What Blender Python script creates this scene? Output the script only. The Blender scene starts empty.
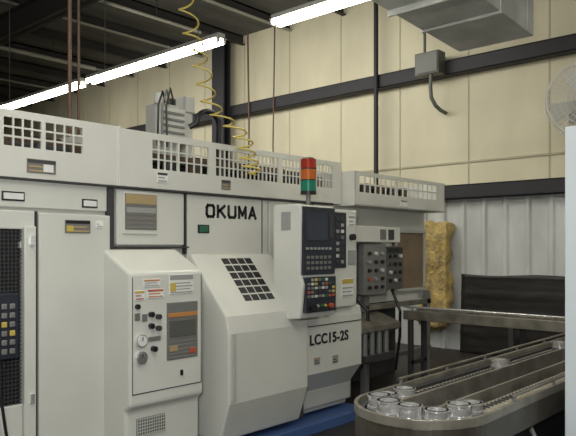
import bpy, bmesh, math, random
from mathutils import Vector, Matrix, noise
random.seed(4)
scene = bpy.context.scene
scene.view_settings.view_transform = 'Standard'

# ------------------------------------------------------------ materials
def mat(name, col, rough=0.5, metal=0.0, var=0.12, scale=3.0, bump=0.0, bscale=20.0, emit=0.0, stretch=None, col2=None):
    m = bpy.data.materials.new(name); m.use_nodes = True
    nt = m.node_tree; b = nt.nodes['Principled BSDF']
    b.inputs['Roughness'].default_value = rough
    b.inputs['Metallic'].default_value = metal
    tc = nt.nodes.new('ShaderNodeTexCoord')
    mp = nt.nodes.new('ShaderNodeMapping')
    if stretch: mp.inputs['Scale'].default_value = stretch
    nt.links.new(tc.outputs['Object'], mp.inputs['Vector'])
    n = nt.nodes.new('ShaderNodeTexNoise'); n.inputs['Scale'].default_value = scale
    n.inputs['Detail'].default_value = 6
    nt.links.new(mp.outputs[0], n.inputs['Vector'])
    r = nt.nodes.new('ShaderNodeValToRGB')
    r.color_ramp.elements[0].position = 0.3; r.color_ramp.elements[1].position = 0.7
    c2 = col2 if col2 else tuple(c*(1-var) for c in col)
    r.color_ramp.elements[0].color = (*c2, 1); r.color_ramp.elements[1].color = (*col, 1)
    nt.links.new(n.outputs['Fac'], r.inputs['Fac'])
    nt.links.new(r.outputs['Color'], b.inputs['Base Color'])
    if bump > 0:
        n2 = nt.nodes.new('ShaderNodeTexNoise'); n2.inputs['Scale'].default_value = bscale
        nt.links.new(mp.outputs[0], n2.inputs['Vector'])
        bp = nt.nodes.new('ShaderNodeBump'); bp.inputs['Strength'].default_value = bump
        bp.inputs['Distance'].default_value = 0.05
        nt.links.new(n2.outputs['Fac'], bp.inputs['Height'])
        nt.links.new(bp.outputs['Normal'], b.inputs['Normal'])
    if emit > 0:
        b.inputs['Emission Color'].default_value = (*col, 1)
        b.inputs['Emission Strength'].default_value = emit
    return m

PAINT = mat('machine_paint', (0.64,0.645,0.59), 0.26, 0, 0.10, 2.0)
PAINT2 = mat('machine_paint_dull', (0.47,0.48,0.44), 0.4, 0, 0.12, 2.0)
SEAM = mat('panel_seam', (0.04,0.04,0.038), 0.8)
BLACK = mat('black_plastic', (0.012,0.012,0.015), 0.4)
NAVY = mat('control_face', (0.022,0.026,0.038), 0.35)
DKGREY = mat('dark_grey_metal', (0.045,0.045,0.047), 0.5)
INTER = mat('machine_interior', (0.03,0.021,0.015), 0.8, 0, 0.5, 6)
BEAMB = mat('brown_beam', (0.10,0.06,0.035), 0.7, 0, 0.5, 6)
BROWN = mat('tan_guard', (0.22,0.16,0.10), 0.6, 0, 0.25, 5)
GREY = mat('grey_metal', (0.22,0.22,0.21), 0.45, 0.3)
MIDGREY = mat('grey_key', (0.33,0.33,0.32), 0.5)
STEEL = mat('bright_steel', (0.88,0.88,0.86), 0.2, 0.75)
RAIL = mat('rail_aluminium', (0.29,0.27,0.22), 0.32, 0.4, 0.5, 7)
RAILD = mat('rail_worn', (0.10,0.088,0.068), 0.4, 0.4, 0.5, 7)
CHAIN = mat('conveyor_chain', (0.38,0.34,0.26), 0.45, 0.2)
BLUE = mat('blue_paint', (0.05,0.10,0.25), 0.5)
RED = mat('red_lens', (0.36,0.03,0.015), 0.25, emit=0.04)
AMBER = mat('amber_lens', (0.48,0.12,0.02), 0.25, emit=0.04)
GREEN = mat('green_lens', (0.01,0.18,0.11), 0.25, emit=0.05)
LGREEN = mat('green_sticker', (0.02,0.13,0.06), 0.5)
LRED = mat('red_print', (0.45,0.09,0.04), 0.5)
LORG = mat('orange_print', (0.50,0.22,0.06), 0.5)
LYEL = mat('yellow_print', (0.55,0.42,0.08), 0.5)
LWHITE = mat('white_sticker', (0.75,0.75,0.72), 0.5)
LGREY = mat('grey_sticker', (0.17,0.165,0.15), 0.5)
LTAN = mat('yellow_sticker', (0.40,0.30,0.15), 0.5)
WHITEKEY = mat('white_key', (0.6,0.6,0.56), 0.5)
SCREEN = mat('screen_glass', (0.035,0.042,0.06), 0.12)
YELLOWH = mat('yellow_hose', (0.68,0.54,0.14), 0.4)
WALLM = mat('wall_vinyl', (0.70,0.655,0.475), 0.65, 0, 0.2, 1.0, 0.6, 2.5, stretch=(1,1,0.45))
SEAMT = mat('seam_tape',(0.48,0.44,0.31),0.7)
SIDING = mat('wall_siding', (0.60,0.62,0.61), 0.5, 0, 0.25, 3.0, stretch=(1,1,0.4))
GIRT = mat('dark_girt', (0.018,0.018,0.022), 0.6)
CEILM = mat('ceiling_panel', (0.16,0.16,0.14), 0.8, 0, 0.5, 1.5, stretch=(0.3,2,1))
PURLIN = mat('ceiling_purlin', (0.04,0.038,0.036), 0.7)
PURLINL = mat('ceiling_purlin_light', (0.42,0.41,0.35), 0.7)
FLOORM = mat('floor_concrete', (0.033,0.028,0.024), 0.5, 0, 0.5, 1.6)
TUBE = mat('fluorescent_tube', (1.0,0.95,0.80), 0.5, emit=18)
FIXT = mat('fixture_white', (0.7,0.7,0.65), 0.5)
BOXG = mat('electrical_box_grey', (0.11,0.115,0.10), 0.5, 0.2)
BOXL = mat('electrical_box_door', (0.14,0.145,0.13), 0.5, 0.2)
FOAM = mat('yellow_foam', (0.58,0.42,0.13), 0.9, 0, 0.5, 7, 0.8, 14, col2=(0.27,0.21,0.11))
SHEET = mat('black_sheet', (0.020,0.018,0.016), 0.5, 0, 0.6, 3, 0.15, 4, stretch=(1,1,3))
DUCTM = mat('duct_metal', (0.48,0.50,0.50), 0.5, 0.2, 0.35, 2.2, 0.6, 4)
RPIPE = mat('brown_pipe', (0.14,0.085,0.06), 0.6)
PALE = mat('pale_blue_paint', (0.60,0.66,0.68), 0.45, 0, 0.06)

# ------------------------------------------------------------ builder
class Build:
    def __init__(s, name, parent=None, bevel=0.0):
        s.name=name; s.parent=parent; s.bevel=bevel; s.bm=bmesh.new(); s.mats=[]
    def mi(s,m):
        if m not in s.mats: s.mats.append(m)
        return s.mats.index(m)
    def poly(s, vs, fs, m, smooth=False):
        k=s.mi(m); V=[s.bm.verts.new(v) for v in vs]
        for f in fs:
            try:
                F=s.bm.faces.new([V[i] for i in f]); F.material_index=k; F.smooth=smooth
            except ValueError: pass
    def obox(s,c,a,b,d,m):
        c,a,b,d=map(Vector,(c,a,b,d))
        vs=[c+i*a+j*b+k*d for i in(-1,1) for j in(-1,1) for k in(-1,1)]
        s.poly(vs,[(0,1,3,2),(4,6,7,5),(0,4,5,1),(2,3,7,6),(0,2,6,4),(1,5,7,3)],m)
    def box(s,x0,x1,y0,y1,z0,z1,m):
        s.obox(((x0+x1)/2,(y0+y1)/2,(z0+z1)/2),((x1-x0)/2,0,0),(0,(y1-y0)/2,0),(0,0,(z1-z0)/2),m)
    def prismx(s,prof,x0,x1,m):
        n=len(prof)
        vs=[(x0,p[0],p[1]) for p in prof]+[(x1,p[0],p[1]) for p in prof]
        fs=[tuple(range(n)),tuple(range(2*n-1,n-1,-1))]+[(i,(i+1)%n,n+(i+1)%n,n+i) for i in range(n)]
        s.poly(vs,fs,m)
    def prismz(s,prof,z0,z1,m):
        n=len(prof)
        vs=[(p[0],p[1],z0) for p in prof]+[(p[0],p[1],z1) for p in prof]
        fs=[tuple(range(n)),tuple(range(2*n-1,n-1,-1))]+[(i,(i+1)%n,n+(i+1)%n,n+i) for i in range(n)]
        s.poly(vs,fs,m)
    def cyl(s,p0,p1,r,m,n=16,r2=None):
        p0=Vector(p0);p1=Vector(p1); d=(p1-p0).normalized()
        u=d.orthogonal().normalized(); v=d.cross(u); r2=r if r2 is None else r2
        vs=[p0+r*(math.cos(2*math.pi*i/n)*u+math.sin(2*math.pi*i/n)*v) for i in range(n)]
        vs+=[p1+r2*(math.cos(2*math.pi*i/n)*u+math.sin(2*math.pi*i/n)*v) for i in range(n)]
        s.poly(vs,[(i,(i+1)%n,n+(i+1)%n,n+i) for i in range(n)],m,True)
        s.poly(vs,[tuple(range(n)),tuple(range(2*n-1,n-1,-1))],m)
    def tube(s,pts,r,m,n=8):
        pts=[Vector(p) for p in pts]; u=None; vs=[]
        for i,p in enumerate(pts):
            t=(pts[min(i+1,len(pts)-1)]-pts[max(i-1,0)]).normalized()
            u=t.orthogonal().normalized() if u is None else (u-t*u.dot(t)).normalized()
            v=t.cross(u)
            vs+=[p+r*(math.cos(2*math.pi*k/n)*u+math.sin(2*math.pi*k/n)*v) for k in range(n)]
        fs=[(i*n+k,i*n+(k+1)%n,(i+1)*n+(k+1)%n,(i+1)*n+k) for i in range(len(pts)-1) for k in range(n)]
        s.poly(vs,fs,m,True)
    def ring(s,c,ro,ri,z0,z1,m,n=28):
        vs=[]
        for i in range(n):
            a=2*math.pi*i/n; ca,sa=math.cos(a),math.sin(a)
            vs+=[(c[0]+ro*ca,c[1]+ro*sa,z0),(c[0]+ro*ca,c[1]+ro*sa,z1),(c[0]+ri*ca,c[1]+ri*sa,z1),(c[0]+ri*ca,c[1]+ri*sa,z0)]
        fs=[]
        for i in range(n):
            a=4*i;b=4*((i+1)%n)
            for k in range(4): fs.append((a+k,b+k,b+(k+1)%4,a+(k+1)%4))
        s.poly(vs,fs,m)
    def band(s,cx,cy,ri,ro,xe,z0,z1,m,n=24):
        def path(R):
            return [(xe,cy+R)]+[(cx-R*math.sin(math.pi*i/n),cy+R*math.cos(math.pi*i/n)) for i in range(n+1)]+[(xe,cy-R)]
        A=path(ro);B=path(ri);N=len(A);vs=[]
        for a,b in zip(A,B): vs+=[(*a,z0),(*a,z1),(*b,z1),(*b,z0)]
        fs=[(0,1,2,3),(4*N-4,4*N-1,4*N-2,4*N-3)]
        for i in range(N-1):
            a=4*i;b=a+4
            for k in range(4): fs.append((a+k,b+k,b+(k+1)%4,a+(k+1)%4))
        s.poly(vs,fs,m)
    def done(s):
        bmesh.ops.recalc_face_normals(s.bm,faces=s.bm.faces)
        me=bpy.data.meshes.new(s.name); s.bm.to_mesh(me); s.bm.free()
        for m in s.mats: me.materials.append(m)
        o=bpy.data.objects.new(s.name,me); scene.collection.objects.link(o)
        if s.parent: o.parent=s.parent
        if s.bevel:
            b=o.modifiers.new('bevel','BEVEL'); b.width=s.bevel; b.segments=2; b.limit_method='ANGLE'; b.angle_limit=math.radians(40)
        return o

def empty(name):
    e=bpy.data.objects.new(name,None); scene.collection.objects.link(e); return e

def text(name,body,x,y,z,size,m,parent,sx=1.0,bold=0.0,sp=1.08):
    c=bpy.data.curves.new(name,'FONT'); c.body=body; c.size=size; c.extrude=0.003; c.offset=bold; c.space_character=sp
    t=bpy.data.objects.new(name+'_tmp',c); scene.collection.objects.link(t)
    bpy.context.view_layer.update()
    me=bpy.data.meshes.new_from_object(t.evaluated_get(bpy.context.evaluated_depsgraph_get()))
    bpy.data.objects.remove(t)
    o=bpy.data.objects.new(name,me); scene.collection.objects.link(o)
    me.materials.clear(); me.materials.append(m)
    o.rotation_euler=(math.radians(90),0,0); o.location=(x,y,z); o.scale=(sx,1,1); o.parent=parent
    return o

def block_letters(name,word,x,y,z,w,h,gap,t,m,parent):
    b=Build(name,parent)
    def bar(p,q,ox):
        a=Vector((ox+p[0]*w,0,z+p[1]*h)); c=Vector((ox+q[0]*w,0,z+q[1]*h))
        d=c-a; L=d.length/2; d.normalize(); nrm=Vector((-d.z,0,d.x)); mid=(a+c)/2
        b.obox((mid.x,y,mid.z),d*(L+t*0.42),(0,0.003,0),nrm*t/2,m)
    S={'O':[((.15,0),(.85,0)),((.85,0),(1,.2)),((1,.2),(1,.8)),((1,.8),(.85,1)),((.85,1),(.15,1)),((.15,1),(0,.8)),((0,.8),(0,.2)),((0,.2),(.15,0))],
       'K':[((0,0),(0,1)),((0.05,.45),(.95,1)),((.3,.6),(1,0))],
       'U':[((0,1),(0,.2)),((0,.2),(.15,0)),((.15,0),(.85,0)),((.85,0),(1,.2)),((1,.2),(1,1))],
       'M':[((0,0),(0,1)),((0,1),(.5,.25)),((.5,.25),(1,1)),((1,1),(1,0))],
       'A':[((0,0),(.5,1)),((.5,1),(1,0)),((.22,.3),(.78,.3))]}
    for i,ch in enumerate(word):
        for p,q in S[ch]: bar(p,q,x+i*(w+gap))
    return b.done()

# ------------------------------------------------------------ room shell
XW=9.5; ZC=6.0
b=Build('floor'); b.box(-4,XW+0.2,-5,24,-0.2,0,FLOORM); b.done()
b=Build('ceiling'); b.box(-4,XW+0.2,-5,24,ZC,ZC+0.15,CEILM); b.done()
b=Build('wall_back'); b.box(XW,XW+0.2,-5,24,0,ZC,WALLM); b.done()
b=Build('wall_left'); b.box(-4,XW+0.2,24,24.2,0,ZC,WALLM); b.done()
b=Build('wall_right'); b.box(-4,XW+0.2,-5.2,-5,0,ZC,WALLM); b.done()
b=Build('wall_front'); b.box(-4.2,-4,-5.2,24.2,0,ZC,WALLM); b.done()
b=Build('trim_siding')
b.box(XW-0.04,XW,-4.9,12,0.0,2.40,SIDING)
y=-4.7
while y<12:
    b.prismz([(XW-0.04,y-0.05),(XW-0.075,y-0.025),(XW-0.075,y+0.025),(XW-0.04,y+0.05)],0.0,2.40,SIDING); y+=0.34
b.done()
b=Build('trim_seams')
y=-4.0
while y<23:
    b.box(XW-0.010,XW,y,y+0.015,2.6,ZC,SEAMT); y+=1.25
b.box(XW-0.02,XW,-5,24,2.93,2.96,SEAMT)
b.done()
b=Build('wall_girts',bevel=0.004)
for z0,z1 in ((2.36,2.58),(4.31,4.54)):
    b.box(XW-0.2,XW-0.015,-5,24,z1-0.02,z1,GIRT); b.box(XW-0.2,XW-0.18,-5,24,z0,z1,GIRT); b.box(XW-0.2,XW-0.015,-5,24,z0,z0+0.02,GIRT)
b.done()
b=Build('steel_column')
for yc in (10.15,-2.3):
    b.box(XW-0.40,XW-0.37,yc-0.18,yc+0.18,0,ZC,GIRT); b.box(XW-0.23,XW-0.205,yc-0.18,yc+0.18,0,ZC,GIRT); b.box(XW-0.38,XW-0.21,yc-0.02,yc+0.02,0,ZC,GIRT)
b.done()
b=Build('roof_framing')
y=-4.5; k=0
while y<24:
    m=PURLINL if k%2==0 else PURLIN
    b.box(-4,XW,y,y+0.07,ZC-0.03,ZC,m); b.box(-4,XW,y,y+0.02,ZC-0.20,ZC,PURLIN); b.box(-4,XW,y-0.06,y+0.02,ZC-0.20,ZC-0.18,m)
    y+=1.3;k+=1
for x in (0.4,5.4):
    b.box(x-0.1,x+0.1,-5,24,5.36,5.39,PURLIN); b.box(x-0.015,x+0.015,-5,24,5.36,5.80,PURLIN); b.box(x-0.1,x+0.1,-5,24,5.77,5.80,PURLIN)
b.tube([(-4,9.4,5.62),(XW-1.5,9.4,5.62)],0.03,PURLINL)
b.tube([(-4,13.0,5.6),(XW-1.5,13.0,5.6)],0.045,PURLINL)
for x in (1,4,7):
    b.cyl((x,9.4,5.6),(x,9.4,ZC),0.01,PURLIN,6); b.cyl((x,13.0,5.6),(x,13.0,ZC),0.01,PURLIN,6)
b.done()

# ------------------------------------------------------------ CNC machine
mc=empty('cnc_lathe')
b=Build('body',mc,0.008)
b.box(1.0,2.62,4.12,5.6,0.0,2.04,PAINT2)
b.box(2.62,5.25,4.14,5.6,0.0,2.04,PAINT)
b.box(5.25,7.25,4.22,5.6,0.98,2.04,PAINT)
b.box(5.25,7.25,4.65,5.6,0.0,0.98,DKGREY)
b.done()
b=Build('left_panels',mc,0.012)
b.box(2.09,2.62,4.06,4.13,0.05,1.83,PAINT)
b.box(1.0,2.07,4.08,4.13,1.72,1.84,PAINT)
b.box(1.99,2.07,4.06,4.13,0.05,1.74,PAINT)
b.box(1.0,1.99,4.08,4.13,0.05,0.60,PAINT)
b.box(1.0,1.99,4.115,4.13,0.60,1.73,BLACK)
b.box(1.0,2.62,4.10,4.13,1.86,2.04,PAINT)
b.done()
b=Build('left_screen_mesh',mc)
for i in range(40):
    x=1.0+i*0.025; b.box(x,x+0.006,4.10,4.114,0.60,1.72,DKGREY)
for i in range(45):
    z=0.60+i*0.025; b.box(1.0,1.99,4.098,4.112,z,z+0.006,DKGREY)
b.box(1.965,1.975,4.07,4.10,1.60,1.64,STEEL)
b.box(2.025,2.05,4.04,4.06,1.62,1.68,STEEL); b.box(2.025,2.05,4.04,4.06,0.6,0.66,STEEL)
b.done()
b=Build('left_keypad',mc,0.01)
b.box(1.72,1.90,3.95,4.10,0.92,1.32,NAVY)
for i in range(3):
    for j in range(6): b.box(1.74+i*0.05,1.775+i*0.05,3.94,3.952,0.95+j*0.055,0.985+j*0.055,GREY if (i+j)%4 else LYEL)
b.done()
b=Build('keypad_cable',mc)
b.tube([(1.8,4.0,0.92),(1.80,3.98,0.7),(1.84,3.99,0.45),(1.9,4.02,0.3),(1.95,4.06,0.2)],0.01,BLACK)
b.done()
b=Build('seams',mc)
b.box(2.62,2.67,4.09,4.135,0.05,2.04,DKGREY)
b.box(2.075,2.088,4.08,4.12,0.05,1.84,SEAM)
b.box(2.68,3.36,4.085,4.139,1.60,1.612,SEAM)
b.box(3.33,3.342,4.095,4.139,1.55,2.04,SEAM)
b.box(1.0,5.2,4.07,4.139,2.035,2.05,SEAM)
b.box(4.20,4.206,4.094,4.12,1.52,2.03,SEAM)
b.done()
b=Build('hatch_panels',mc,0.008)
b.box(2.70,3.32,4.10,4.14,1.62,2.03,PAINT)
b.box(3.35,4.28,4.10,4.14,1.50,2.03,PAINT)
b.box(4.30,5.25,4.10,4.14,1.10,2.03,PAINT)
b.box(2.745,3.06,4.085,4.11,1.70,2.02,PAINT)
b.done()

b=Build('service_cabinet',mc,0.02)
b.prismx([(4.14,1.60),(4.06,1.585),(3.75,1.43),(3.75,0.52),(3.80,0.48),(3.80,0.06),(4.14,0.06)],2.57,3.22,PAINT)
b.done()
b=Build('service_cabinet_details',mc,0.002)
Y=3.75
b.box(2.59,3.20,Y-0.004,Y+0.01,0.60,0.607,SEAM)
b.box(2.59,2.595,Y-0.004,Y+0.01,0.6,1.40,SEAM); b.box(3.195,3.20,Y-0.004,Y+0.01,0.6,1.40,SEAM)
def lab(b,x0,x1,z0,z1,y,base,head=None,lines=None,n=3):
    b.box(x0,x1,y-0.006,y+0.004,z0,z1,base)
    if head: b.box(x0+0.004,x1-0.004,y-0.008,y,z1-(z1-z0)*0.28,z1-0.004,head)
    if lines:
        h=(z1-z0)*0.62/n
        for i in range(n):
            b.box(x0+0.01,x1-0.01-(i%2)*0.02,y-0.008,y,z0+0.008+i*h,z0+0.008+i*h+h*0.4,lines)
lab(b,2.68,2.82,1.33,1.385,Y,LWHITE,LORG,MIDGREY,2)
lab(b,2.71,2.85,1.25,1.315,Y,LWHITE,LRED,LORG,2)
lab(b,2.605,2.69,1.24,1.31,Y,LWHITE,LYEL,LRED,2)
lab(b,2.90,3.12,1.27,1.41,Y,LWHITE,MIDGREY,MIDGREY,4)
b.box(2.905,2.955,Y-0.010,Y,1.29,1.35,LYEL)
lab(b,2.88,3.16,0.80,1.21,Y,LGREY,GREY,GREY,9)
b.box(2.885,3.155,Y-0.011,Y,1.105,1.135,LORG)
b.box(2.90,3.14,Y-0.010,Y,0.96,1.08,BOXG)
b.box(2.90,2.97,Y-0.011,Y,0.86,0.90,LTAN); b.box(3.08,3.14,Y-0.011,Y,0.83,0.87,LRED)
for x,z,m in ((2.74,1.14,BLACK),(2.80,1.12,DKGREY),(2.74,1.06,BLACK),(2.80,1.04,DKGREY)):
    b.cyl((x,Y,z),(x,Y-0.03,z),0.019,m,14)
for x,z in ((2.63,1.13),(2.69,1.12)): b.box(x-0.02,x+0.02,Y-0.008,Y,z-0.025,z+0.025,LGREY)
for z,m in ((0.965,LWHITE),(0.85,GREY)):
    b.cyl((2.66,Y+0.005,z),(2.66,Y-0.02,z),0.045,STEEL,24); b.cyl((2.66,Y,z),(2.66,Y-0.025,z),0.036,m,24); b.box(2.657,2.663,Y-0.028,Y,z,z+0.028,BLACK)
b.cyl((2.76,Y+0.005,0.90),(2.76,Y-0.035,0.90),0.02,BLACK,16)
b.box(2.72,2.82,Y-0.012,Y,0.955,0.985,GREY)
b.cyl((2.63,Y,1.20),(2.63,Y-0.02,1.20),0.018,BLACK,12)
b.box(3.0,3.02,Y-0.012,Y,0.68,0.72,BLACK)
b.box(2.66,2.90,3.793,3.805,0.30,0.42,SEAM)
for i in range(12):
    b.box(2.66+i*0.02,2.668+i*0.02,3.787,3.80,0.30,0.42,PAINT2)
for i in range(6): b.box(2.66,2.90,3.785,3.80,0.30+i*0.022,0.306+i*0.022,PAINT2)
b.done()

prof=[(4.14,1.555),(4.06,1.545),(3.65,1.08),(3.62,0.95),(3.62,0.42),(3.72,0.12),(4.14,0.12)]
b=Build('sliding_door',mc,0.015); b.prismx(prof,3.36,4.28,PAINT); b.done()
prof2=[(4.14,1.10),(3.68,1.06),(3.66,0.98),(3.66,0.50),(3.85,0.25),(3.85,0.10),(4.14,0.10)]
b=Build('front_cover',mc,0.015); b.prismx(prof2,4.31,5.12,PAINT); b.box(4.30,5.12,3.80,3.86,0.15,0.32,PAINT2); b.done()
b=Build('base_tray',mc,0.006); b.box(3.3,5.2,3.62,4.1,0.02,0.07,BLUE); b.box(3.3,5.2,3.60,3.62,0.0,0.09,BLUE); b.box(1.0,3.3,4.0,4.2,0.0,0.08,DKGREY); b.done()
b=Build('door_details',mc)
sv=Vector((0,-0.41,-0.465)).normalized(); sn=Vector((0,-0.465,0.41)).normalized(); P0=Vector((0,4.06,1.545))
for i in range(4):
    for j in range(6):
        c=P0+sv*(0.075+j*0.077)+Vector((3.685+i*0.088,0,0))
        b.obox(c,(0.037,0,0),sv*0.030,sn*0.003,BLACK)
b.box(4.282,4.308,3.70,4.12,0.14,1.5,SEAM)
b.box(3.39,3.415,3.60,3.625,0.45,0.95,PAINT2)
lab(b,4.40,4.48,0.58,0.64,3.66,MIDGREY,LTAN,DKGREY,2)
lab(b,4.66,4.74,0.56,0.63,3.66,MIDGREY,LTAN,DKGREY,2)
b.box(4.31,5.1,3.652,3.662,0.915,0.922,SEAM)
b.done()
block_letters('brand_lettering','OKUMA',3.555,4.098,1.86,0.078,0.092,0.044,0.024,BLACK,mc)
text('model_lettering','LCC15-2S',4.34,3.657,0.755,0.125,BLACK,mc,1.0,0.003)
b=Build('upper_labels',mc,0.002)
lab(b,1.86,2.01,1.90,1.96,4.10,BLACK); b.box(1.87,2.0,4.088,4.10,1.91,1.95,LWHITE)
lab(b,2.42,2.54,1.88,1.94,4.10,BLACK); b.box(2.43,2.53,4.088,4.10,1.89,1.93,LWHITE)
lab(b,2.27,2.46,1.70,1.79,4.06,LGREY,BLACK,LTAN,2); b.box(2.28,2.33,4.050,4.06,1.71,1.75,LYEL)
lab(b,2.76,3.04,1.735,2.0,4.085,LGREY,LTAN,GREY,5)
b.box(2.77,3.03,4.076,4.09,1.86,1.90,MIDGREY)
lab(b,3.46,3.58,1.72,1.79,4.10,BLACK); b.box(3.475,3.565,4.088,4.10,1.73,1.78,LGREEN)
lab(b,2.50,2.56,1.74,1.79,4.06,LWHITE,None,MIDGREY,2)
b.done()

b=Build('control_pendant',mc,0.014)
b.prismx([(3.80,1.96),(3.52,1.96),(3.49,1.93),(3.50,1.38),(3.47,1.30),(3.50,1.02),(3.66,1.00),(3.80,1.14)],4.03,4.48,PAINT)
b.box(4.42,4.50,3.78,4.12,1.10,1.90,PAINT2)
b.box(4.50,4.98,3.62,4.12,1.06,1.95,PAINT)
b.done()
b=Build('pendant_face',mc,0.003)
b.box(4.05,4.465,3.477,3.505,1.38,1.94,NAVY)
b.box(4.09,4.36,3.47,3.48,1.66,1.90,SCREEN)
b.box(4.06,4.45,3.455,3.505,1.07,1.36,NAVY)
for i in range(8):
    for j in range(5):
        if random.random()<0.85: b.box(4.075+i*0.046,4.105+i*0.046,3.447,3.458,1.19+j*0.034,1.212+j*0.034,random.choice([MIDGREY,GREY,GREY,DKGREY,WHITEKEY,LYEL,LGREEN,LRED,GREY]))
for i in range(7): b.box(4.08+i*0.050,4.11+i*0.050,3.468,3.48,1.585,1.605,MIDGREY)
for i in range(6):
    for j in range(3): b.box(4.09+i*0.056,4.122+i*0.056,3.468,3.48,1.42+j*0.045,1.445+j*0.045,GREY)
b.cyl((4.13,3.46,1.12),(4.13,3.425,1.12),0.032,BLACK,20); b.cyl((4.37,3.46,1.115),(4.37,3.425,1.115),0.020,LRED,20)
for i in range(3): b.cyl((4.20+i*0.05,3.46,1.12),(4.20+i*0.05,3.44,1.12),0.012,[MIDGREY,LGREEN,LYEL][i],12)
b.box(4.39,4.44,3.468,3.48,1.68,1.88,DKGREY)
b.box(4.55,4.80,3.607,3.625,1.42,1.92,NAVY)
for i in range(3):
    for j in range(8): b.box(4.58+i*0.07,4.62+i*0.07,3.60,3.61,1.46+j*0.055,1.49+j*0.055,random.choice([MIDGREY,GREY,DKGREY,WHITEKEY]))
b.box(4.84,4.95,3.61,3.625,1.45,1.58,MIDGREY); b.cyl((4.89,3.62,1.70),(4.89,3.58,1.70),0.03,BLACK,16)
lab(b,4.84,4.95,1.80,1.9,3.62,LWHITE,MIDGREY,MIDGREY,2)
lab(b,4.74,4.92,1.15,1.32,3.62,LWHITE,LYEL,MIDGREY,3)
b.box(4.022,4.032,3.60,3.70,1.75,1.90,MIDGREY)
b.done()

b=Build('loader_controls',mc,0.008)
b.box(5.20,6.30,3.98,4.24,1.66,1.83,PAINT)
b.box(5.22,5.62,4.08,4.24,1.05,1.66,PAINT2)
b.box(5.64,6.05,4.00,4.24,1.10,1.64,GREY)
b.box(6.08,6.42,4.02,4.24,1.14,1.62,BOXG)
b.box(6.50,7.15,4.18,4.24,1.10,1.80,BROWN)
b.done()
b=Build('loader_control_buttons',mc)
for i in range(3):
    for j in range(5): b.cyl((5.72+i*0.12,4.0,1.18+j*0.09),(5.72+i*0.12,3.975,1.18+j*0.09),0.020,[BLACK,WHITEKEY,BLACK,MIDGREY,BLACK][(i*2+j)%5] if (i,j)!=(0,1) else LRED,12)
for i in range(3):
    for j in range(4): b.cyl((6.15+i*0.1,4.02,1.24+j*0.09),(6.15+i*0.1,3.995,1.24+j*0.09),0.020,[BLACK,WHITEKEY,DKGREY,BLACK][(i+j)%4],12)
for i in range(5): b.box(6.10,6.40,4.01,4.021,1.55+i*0.012,1.556+i*0.012,BLACK)
b.box(6.06,6.16,3.97,3.985,1.69,1.80,DKGREY); b.box(5.9,6.0,3.97,3.985,1.69,1.80,LGREY)
b.box(5.28,5.5,4.07,4.085,1.3,1.55,BLACK); b.box(5.3,5.42,4.06,4.075,1.1,1.2,LRED)
for (x0,x1,z0,z1) in ((6.50,7.15,1.78,1.81),(6.50,7.15,1.09,1.12),(6.49,6.52,1.1,1.8),(7.13,7.16,1.1,1.8)): b.box(x0,x1,4.16,4.185,z0,z1,PAINT2)
b.done()
b=Build('loader_stand',mc,0.004)
for x in (5.35,5.8,7.1):
    b.box(x,x+0.07,4.1,4.17,0.0,1.08,GREY)
b.box(5.3,7.2,4.1,4.17,0.92,0.98,RAIL); b.box(5.3,7.2,4.1,4.15,0.35,0.40,GREY)
b.prismx([(4.15,0.9),(3.85,0.80),(3.85,0.74),(4.15,0.6)],5.3,6.1,RAIL)
b.box(5.25,5.33,3.95,4.6,0.1,0.95,PAINT2)
for i in range(4): b.cyl((5.5+i*0.13,3.9,0.5),(5.5+i*0.13,3.9,0.8),0.03,GREY,12)
b.box(5.45,5.98,3.84,4.12,0.44,0.5,DKGREY)
b.tube([(5.6,4.12,1.1),(5.62,3.95,0.95),(5.7,3.98,0.7),(5.68,4.1,0.5)],0.02,BLACK); b.tube([(6.3,4.1,1.15),(6.25,3.95,0.9),(6.4,4.05,0.6),(6.42,4.12,0.2)],0.018,BLACK)
b.done()

def gpanel(b,X0,X1,z0,z1,y,ops,za,zb,m,bar=0.012):
    b.box(X0,X1,y,y+0.02,z0,za,m); b.box(X0,X1,y,y+0.02,zb,z1,m)
    cur=X0
    for (xa,xb,nx,nz) in ops:
        b.box(cur,xa,y,y+0.02,za,zb,m); cur=xb
        for i in range(1,nx):
            x=xa+(xb-xa)*i/nx; b.box(x-bar/2,x+bar/2,y,y+0.012,za,zb,m)
        for j in range(1,nz):
            z=za+(zb-za)*j/nz; b.box(xa,xb,y+0.001,y+0.011,z-bar/2,z+bar/2,m)
    b.box(cur,X1,y,y+0.02,za,zb,m)
b=Build('gantry_cover',mc)
gpanel(b,1.0,2.70,2.045,2.48,4.09,[(1.05,1.40,5,3),(1.46,1.82,5,3),(1.87,2.12,4,3),(2.15,2.42,4,3)],2.25,2.43,PAINT,0.012)
gpanel(b,2.72,5.34,2.045,2.47,4.08,[(3.00,3.24,4,3),(3.26,3.56,4,3),(3.64,4.40,15,3),(4.46,5.2,15,3)],2.20,2.42,PAINT,0.011)
gpanel(b,5.36,7.20,2.03,2.38,3.92,[(5.44,6.12,7,2),(6.16,7.0,8,2)],2.17,2.34,PAINT,0.016)
b.box(5.36,5.38,3.92,4.9,2.03,2.38,PAINT); b.box(7.18,7.20,3.92,4.9,2.03,2.38,PAINT)
b.box(5.36,7.2,3.92,4.9,2.03,2.045,PAINT2); b.box(1.0,5.36,4.11,4.9,2.045,2.06,INTER)
b.box(1.0,5.36,4.88,4.9,2.045,2.47,INTER); b.box(5.36,7.2,4.88,4.9,2.045,2.38,LTAN)
b.box(2.70,2.72,4.07,4.9,2.045,2.48,PAINT)
b.done()
b=Build('gantry_beam',mc,0.01)
b.box(1.0,7.1,4.45,4.75,2.06,2.30,INTER); b.box(1.0,5.3,4.42,4.46,2.33,2.38,BEAMB); b.box(1.0,7.1,4.40,4.6,2.30,2.335,DKGREY)
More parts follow.
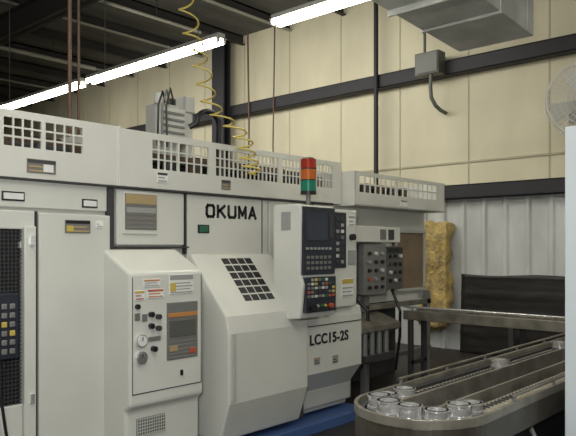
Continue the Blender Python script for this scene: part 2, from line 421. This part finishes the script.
for i in range(22): b.box(1.1+i*0.28,1.18+i*0.28,4.34,4.42,2.12,2.34,BEAMB if i%2 else DKGREY)
b.done()
b=Build('gantry_labels',mc,0.001)
lab(b,2.02,2.22,2.09,2.18,4.09,LGREY,DKGREY,LTAN,2); b.box(2.13,2.2,4.08,4.09,2.1,2.15,LWHITE)
lab(b,3.70,3.80,2.09,2.17,4.08,LGREY,DKGREY,LTAN,2)
lab(b,3.04,3.14,2.10,2.18,4.08,LWHITE,DKGREY,MIDGREY,2)
lab(b,6.2,6.34,2.06,2.13,3.92,LWHITE,LGREY,None)
b.done()
b=Build('gantry_loader_head',mc,0.01)
b.box(3.42,3.62,4.55,4.75,2.30,2.84,PAINT2); b.box(3.38,3.66,4.50,4.56,2.55,2.80,PAINT)
b.cyl((3.46,4.6,2.84),(3.46,4.6,2.93),0.05,PAINT); b.cyl((3.58,4.6,2.84),(3.58,4.6,2.90),0.04,BLACK)
for i in range(4): b.box(3.40,3.64,4.485,4.50,2.58+i*0.055,2.60+i*0.055,GREY)
b.box(3.70,3.78,4.55,4.70,2.40,2.94,PAINT); b.box(3.69,3.79,4.53,4.57,2.80,2.94,PAINT2)
pts=[(3.70,4.5,2.66)]
for i in range(13):
    a=math.pi*(1-i/12); pts.append((3.88+0.13*math.cos(a),4.45,2.70+0.12*math.sin(a)))
pts.append((4.0,4.45,2.3)); b.tube(pts,0.026,BLACK)
for k in range(3):
    b.tube([(3.45+k*0.05,4.52,2.84),(3.40+k*0.04,4.48,2.92+0.02*k),(3.34+k*0.04,4.46,2.80),(3.33+k*0.05,4.46,2.45)],0.009,[BLACK,GREY,DKGREY][k])
b.done()

b=Build('signal_tower_light')
X,Y=4.41,3.73
b.cyl((X,Y,1.961),(X,Y,1.985),0.055,BLACK,20); b.cyl((X,Y,1.98),(X,Y,2.10),0.02,GREY,12)
b.cyl((X,Y,2.07),(X,Y,2.10),0.07,BLACK,24)
b.cyl((X,Y,2.10),(X,Y,2.19),0.068,GREEN,24); b.cyl((X,Y,2.19),(X,Y,2.20),0.070,BLACK,24)
b.cyl((X,Y,2.20),(X,Y,2.29),0.068,AMBER,24); b.cyl((X,Y,2.29),(X,Y,2.30),0.070,BLACK,24)
b.cyl((X,Y,2.30),(X,Y,2.38),0.068,RED,24); b.cyl((X,Y,2.38),(X,Y,2.395),0.066,BLACK,24,0.04)
b.done()

b=Build('coiled_air_hose')
path=[Vector((3.50,4.35,5.95)),Vector((3.50,4.35,4.2)),Vector((3.54,4.3,3.5)),Vector((3.62,4.25,3.15)),Vector((3.70,4.2,2.8)),Vector((3.82,3.98,2.55)),Vector((3.92,3.98,2.35)),Vector((4.0,3.99,2.22))]
def cat(t):
    n=len(path)-1; i=min(int(t*n),n-1); f=t*n-i
    p0=path[max(i-1,0)];p1=path[i];p2=path[i+1];p3=path[min(i+2,n)]
    return 0.5*((2*p1)+(p2-p0)*f+(2*p0-5*p1+4*p2-p3)*f*f+(3*p1-p0-3*p2+p3)*f**3)
pts=[]
N=900
for i in range(N+1):
    t=i/N; c=cat(t); amp=0.072*min(1,max(0,(t-0.12)*8))*(1 if t<0.93 else (1-t)/0.07)
    a=2*math.pi*17*t
    pts.append(c+Vector((amp*math.cos(a),amp*math.sin(a),0)))
b.tube(pts,0.008,YELLOWH,6)
b.done()

# ------------------------------------------------------------ loop conveyor
lc=empty('loop_conveyor')
b=Build('track',lc,bevel=0.003)
cx,cy,R,xe=2.95,1.73,0.35,6.27; D=-0.05
b.band(cx,cy,R-0.022,R,xe,0.815+D,0.86+D,RAIL)
b.band(cx,cy,R-0.05,R-0.006,xe,0.69+D,0.815+D,RAILD)
b.band(cx,cy,R-0.055,R-0.022,xe,0.80+D,0.83+D,DKGREY)
b.band(cx,cy,0.10,0.118,xe,0.74+D,0.865+D,RAIL)
b.band(cx,cy,0.11,R-0.022,xe,0.74+D,0.80+D,DKGREY)
b.box(cx,xe,cy-0.10,cy+0.10,0.74+D,0.76+D,BLACK)
x=cx+0.02
while x<xe-0.03:
    for s in (1,-1):
        yc=cy+s*0.215; b.box(x,x+0.026,yc-0.05,yc+0.05,0.80+D,0.822+D,CHAIN); b.box(x+0.008,x+0.018,yc-0.02,yc+0.02,0.822+D,0.832+D,DKGREY)
    x+=0.047
for i in range(15):
    a=math.pi/2+math.pi*(i+0.5)/15; d=Vector((math.cos(a),math.sin(a),0)); t=Vector((-d.y,d.x,0))
    b.obox(Vector((cx,cy,0.811+D))+d*0.215,d*0.055,t*0.016,(0,0,0.011),RAILD)
for s in (1,-1):
    b.tube([(cx+0.3,cy+s*(R-0.012),0.89+D),(xe,cy+s*(R-0.012),0.89+D)],0.008,RAIL)
    xx=cx+0.32
    while xx<xe: b.box(xx,xx+0.02,cy+s*(R-0.012)-0.007,cy+s*(R-0.012)+0.007,0.85+D,0.89+D,GREY); xx+=0.55
for x in (3.05,4.4,6.1):
    for s in (1,-1):
        b.box(x,x+0.05,cy+s*0.27-0.025,cy+s*0.27+0.025,0.0,0.74+D,DKGREY); b.box(x-0.03,x+0.08,cy+s*0.27-0.05,cy+s*0.27+0.05,0.0,0.015,DKGREY)
    b.box(x,x+0.05,cy-0.27,cy+0.27,0.25,0.30,DKGREY)
b.box(3.0,6.2,cy-0.30,cy-0.25,0.25,0.30,DKGREY); b.box(3.0,6.2,cy+0.25,cy+0.30,0.25,0.30,DKGREY)
b.box(3.1,6.1,cy-0.25,cy+0.25,0.30,0.33,BLACK)
b.box(3.5,3.85,cy-0.2,cy+0.15,0.33,0.60,DKGREY); b.cyl((3.9,cy,0.48),(4.25,cy,0.48),0.11,DKGREY,20)
b.box(3.3,6.0,cy-0.27,cy-0.25,0.34,0.60,BLACK)
b.tube([(3.2,1.5,0.33),(3.3,1.40,0.5),(3.45,1.42,0.42),(3.55,1.38,0.55),(3.6,1.45,0.64)],0.015,GREY)
b.tube([(4.5,1.5,0.33),(4.6,1.38,0.5),(4.8,1.4,0.55),(5.0,1.45,0.64)],0.015,GREY)
b.done()
b=Build('machined_ring_parts',lc)
def cup(x,y,n):
    b.cyl((x,y,0.815+D),(x,y,0.832+D),0.064,GREY,28)
    z=0.832+D; h=0.030+0.018*n
    b.ring((x,y),0.058,0.046,z,z+h,STEEL,32); b.ring((x,y),0.062,0.050,z,z+0.010,STEEL,32); b.ring((x,y),0.062,0.044,z+h-0.008,z+h,STEEL,32)
    b.cyl((x,y,z),(x,y,z+h*0.6),0.018,STEEL,16)
for deg,n,r in ((92,1,0.215),(126,2,0.22),(160,2,0.215),(194,2,0.22),(228,1,0.215),(262,2,0.22),(296,1,0.235)):
    a=math.radians(deg); cup(cx+r*math.cos(a),cy+r*math.sin(a),n)
for x in (3.12,4.35,5.5): cup(x,cy+0.215,1)
b.done()
b=Build('transfer_conveyor',bevel=0.004)
b.box(6.34,6.40,1.3,3.97,0.80,0.90,RAIL); b.box(6.62,6.68,1.3,3.97,0.80,0.90,RAIL); b.box(6.40,6.62,1.3,3.97,0.79,0.81,DKGREY)
y=1.36
while y<3.95: b.cyl((6.40,y,0.84),(6.62,y,0.84),0.025,CHAIN,10); y+=0.07
b.tube([(6.36,1.3,0.94),(6.36,3.97,0.94)],0.012,STEEL)
for y in (1.4,2.7,3.86):
    for x in (6.34,6.62): b.box(x,x+0.05,y,y+0.05,0,0.80,DKGREY)
    b.box(6.34,6.68,y,y+0.05,0.3,0.35,DKGREY)
for y in (1.5,2.3,3.1,3.85): b.box(6.35,6.37,y,y+0.02,0.90,0.94,GREY)
b.box(6.42,6.60,3.3,3.6,0.865,0.93,GREY)
b.done()

b=Build('machine_enclosure',bevel=0.02)
b.box(3.72,5.0,-0.1,1.29,0.06,2.27,PALE); b.box(3.76,4.96,-0.06,1.25,0.0,0.07,DKGREY)
b.box(3.70,3.72,0.1,1.06,0.5,2.0,PALE); b.box(3.68,3.70,0.2,0.25,1.0,1.3,BLACK)
b.box(3.95,4.8,1.29,1.30,0.3,1.9,PALE)
b.done()

# ------------------------------------------------------------ wall things
b=Build('electrical_box',bevel=0.01)
b.box(9.08,9.30,5.05,5.47,4.32,4.67,BOXG); b.box(9.065,9.08,5.07,5.45,4.34,4.65,BOXL); b.cyl((9.2,5.36,4.67),(9.2,5.36,5.99),0.022,BOXG,12)
b.tube([(9.15,5.22,4.32),(9.15,5.23,4.12),(9.16,5.22,3.96),(9.22,5.18,3.84),(9.32,5.15,3.78),(9.49,5.15,3.76)],0.032,BOXL)
b.done()
b=Build('wall_conduit')
b.cyl((9.26,6.33,2.58),(9.26,6.33,5.99),0.04,GIRT,12)
b.done()
b=Build('hanging_cable')
b.tube([(9.28,9.45,5.99),(9.28,9.43,5.0),(9.27,9.4,4.2),(9.27,9.42,2.6)],0.018,RPIPE)
b.tube([(9.28,8.7,5.99),(9.28,8.72,5.0),(9.27,8.74,3.6),(9.27,8.7,2.6)],0.014,RPIPE)
b.done()
b=Build('drop_pipe')
b.cyl((2.84,5.0,2.041),(2.84,5.0,5.99),0.016,RPIPE,10); b.cyl((2.95,5.05,2.041),(2.95,5.05,5.99),0.011,RPIPE,10)
b.done()
fm=bmesh.new(); bmesh.ops.create_cube(fm,size=2); bmesh.ops.subdivide_edges(fm,edges=fm.edges[:],cuts=22,use_grid_fill=True)
for v in fm.verts:
    q=v.co.copy()
    q=q*(1-0.12*(q.length-1))
    s=Vector((q.x*0.10,q.y*0.27,q.z*0.84))
    d=noise.noise(Vector((s.x*5,s.y*5,s.z*4)))*0.09+noise.noise(s*14)*0.035
    s+=q.normalized()*d*1.1
    v.co=s+Vector((9.30,5.25,1.18))
me=bpy.data.meshes.new('insulation_foam'); fm.to_mesh(me); fm.free(); me.materials.append(FOAM)
for p in me.polygons: p.use_smooth=True
o=bpy.data.objects.new('insulation_foam',me); scene.collection.objects.link(o)
nb=bmesh.new(); nx,nz=40,24; V=[]
for i in range(nx+1):
    for j in range(nz+1):
        yy=0.9+(4.78-0.9)*i/nx; zz=0.0+1.20*j/nz
        xx=9.28+0.05*(j/nz)+0.012*noise.noise(Vector((yy*2,zz*2,0)))-(0.012 if j%6==0 else 0)
        V.append(nb.verts.new((xx,yy,zz+(0.015*math.sin(yy*4) if j==nz else 0))))
for i in range(nx):
    for j in range(nz):
        a=i*(nz+1)+j; f=nb.faces.new((V[a],V[a+nz+1],V[a+nz+2],V[a+1])); f.smooth=True
me=bpy.data.meshes.new('black_plastic_sheet'); nb.to_mesh(me); nb.free(); me.materials.append(SHEET)
o=bpy.data.objects.new('black_plastic_sheet',me); scene.collection.objects.link(o)
so=o.modifiers.new('s','SOLIDIFY'); so.thickness=0.02

b=Build('wall_fan')
C=Vector((8.6,2.72,3.46)); n=Vector((-0.85,-0.52,0)).normalized(); u=Vector((-n.y,n.x,0)); w=Vector((0,0,1))
def circ(r,off,k=40): return [C+n*off+u*(r*math.cos(2*math.pi*i/k))+w*(r*math.sin(2*math.pi*i/k)) for i in range(k+1)]
FW=mat('fan_wire',(0.70,0.70,0.66),0.5)
FB=mat('fan_blade',(0.60,0.60,0.55),0.5)
b.tube(circ(0.47,0),0.010,FW); b.tube(circ(0.47,-0.12),0.007,FW)
for r,of in ((0.40,0.03),(0.33,0.05),(0.26,0.065),(0.19,0.075),(0.12,0.08)): b.tube(circ(r,of),0.004,FW,6); b.tube(circ(r,-0.12-of*0.6),0.003,FW,6)
for i in range(44):
    a=2*math.pi*i/44; d=u*math.cos(a)+w*math.sin(a)
    b.tube([C+d*0.47,C+d*0.40+n*0.03,C+d*0.26+n*0.065,C+d*0.08+n*0.085],0.003,FW,5)
    b.tube([C+d*0.47,C+d*0.47-n*0.12,C+d*0.30-n*0.155,C+d*0.10-n*0.17],0.003,FW,5)
b.cyl(C+n*0.09,C+n*0.07,0.07,FW,24); b.cyl(C+n*0.02,C-n*0.30,0.075,GREY,20)
for i in range(4):
    a=math.pi/2*i+0.4; d=u*math.cos(a)+w*math.sin(a); e=-u*math.sin(a)+w*math.cos(a)
    b.poly([C-n*0.05+d*0.08-e*0.04,C-n*0.03+d*0.42-e*0.14,C-n*0.09+d*0.42+e*0.12,C-n*0.08+d*0.08+e*0.05],[(0,1,2,3)],FB)
b.cyl(C-n*0.25,(9.48,C.y+0.35,3.5),0.03,GREY,12); b.box(9.45,9.50,C.y+0.2,C.y+0.5,3.35,3.65,GREY)
b.done()

b=Build('air_duct',bevel=0.01)
b.poly([(5.3,2.95,4.16),(5.3,3.88,4.16),(7.5,3.88,4.04),(7.5,2.95,4.04),(5.3,2.95,5.0),(5.3,3.88,5.0),(7.5,3.88,4.95),(7.5,2.95,4.95)],
 [(0,1,2,3),(4,5,6,7),(0,1,5,4),(1,2,6,5),(2,3,7,6),(3,0,4,7)],DUCTM)
for x in (5.9,6.6,7.3): b.box(x,x+0.03,2.94,3.89,4.06,4.98,DUCTM)
for x in (5.6,7.2):
    for y in (3.0,3.83): b.cyl((x,y,4.9),(x,y,5.99),0.012,GREY,8)
b.done()

for (ya,yb) in ((8.30,10.95),(5.42,8.15),(1.9,4.62),(-1.6,1.1)):
    b=Build('fluorescent_light')
    X=4.92; Z=3.9
    b.box(X-0.05,X+0.05,ya,yb,Z+0.035,Z+0.085,FIXT)
    b.box(X-0.075,X+0.075,ya,yb,Z+0.030,Z+0.037,FIXT)
    for s in (-0.048,0.048):
        b.cyl((X+s,ya+0.03,Z),(X+s,yb-0.03,Z),0.025,TUBE,12)
        b.box(X+s-0.015,X+s+0.015,ya,ya+0.03,Z-0.02,Z+0.035,FIXT); b.box(X+s-0.015,X+s+0.015,yb-0.03,yb,Z-0.02,Z+0.035,FIXT)
    for y in (ya+0.4,yb-0.4): b.cyl((X,y,Z+0.08),(X,y,5.99),0.006,GREY,6)
    b.done()

# ------------------------------------------------------------ lights
def area(name,loc,rot,sx,sy,p,col=(1,0.965,0.88)):
    l=bpy.data.lights.new(name,'AREA'); l.shape='RECTANGLE'; l.size=sx; l.size_y=sy; l.energy=p; l.color=col
    o=bpy.data.objects.new(name,l); o.location=loc; o.rotation_euler=rot; scene.collection.objects.link(o); return o
area('shop_light_row',(1.2,1.5,4.6),(0,0,0),1.0,6.0,165)
area('wall_wash_fill_far',(6.6,10.5,5.0),(0,math.radians(-35),0),1.0,10.0,160)  # added fill aimed at the dim far end of the back wall, no fixture here
area('shop_light_row_right',(7.3,-0.6,4.8),(0,math.radians(-20),0),1.0,4.0,80)
area('wall_wash_fill_mid',(5.6,6.0,4.9),(0,math.radians(-60),0),0.8,7.0,85)  # added soft wash tilted onto the back wall, not an actual lamp row
area('ceiling_wash_fill',(2.0,7.5,4.3),(math.radians(180),0,0),1.5,8.0,55)  # added upward fill that brightens the ceiling, stands for no fixture
area('camera_flash',(-0.15,0.1,1.95),(math.radians(88),0,math.radians(-48)),0.2,0.15,78,(0.95,0.98,1))
wd=bpy.data.worlds.new('world'); scene.world=wd; wd.use_nodes=True
wd.node_tree.nodes['Background'].inputs[0].default_value=(0.5,0.5,0.5,1); wd.node_tree.nodes['Background'].inputs[1].default_value=0.3

cam=bpy.data.cameras.new('camera'); co=bpy.data.objects.new('camera',cam); scene.collection.objects.link(co)
co.location=(0,0,1.6); co.rotation_euler=(math.radians(90),0,math.radians(-48))
cam.lens=41.0; cam.sensor_width=36; cam.shift_y=0.052; cam.clip_start=0.05; cam.clip_end=200
scene.camera=co
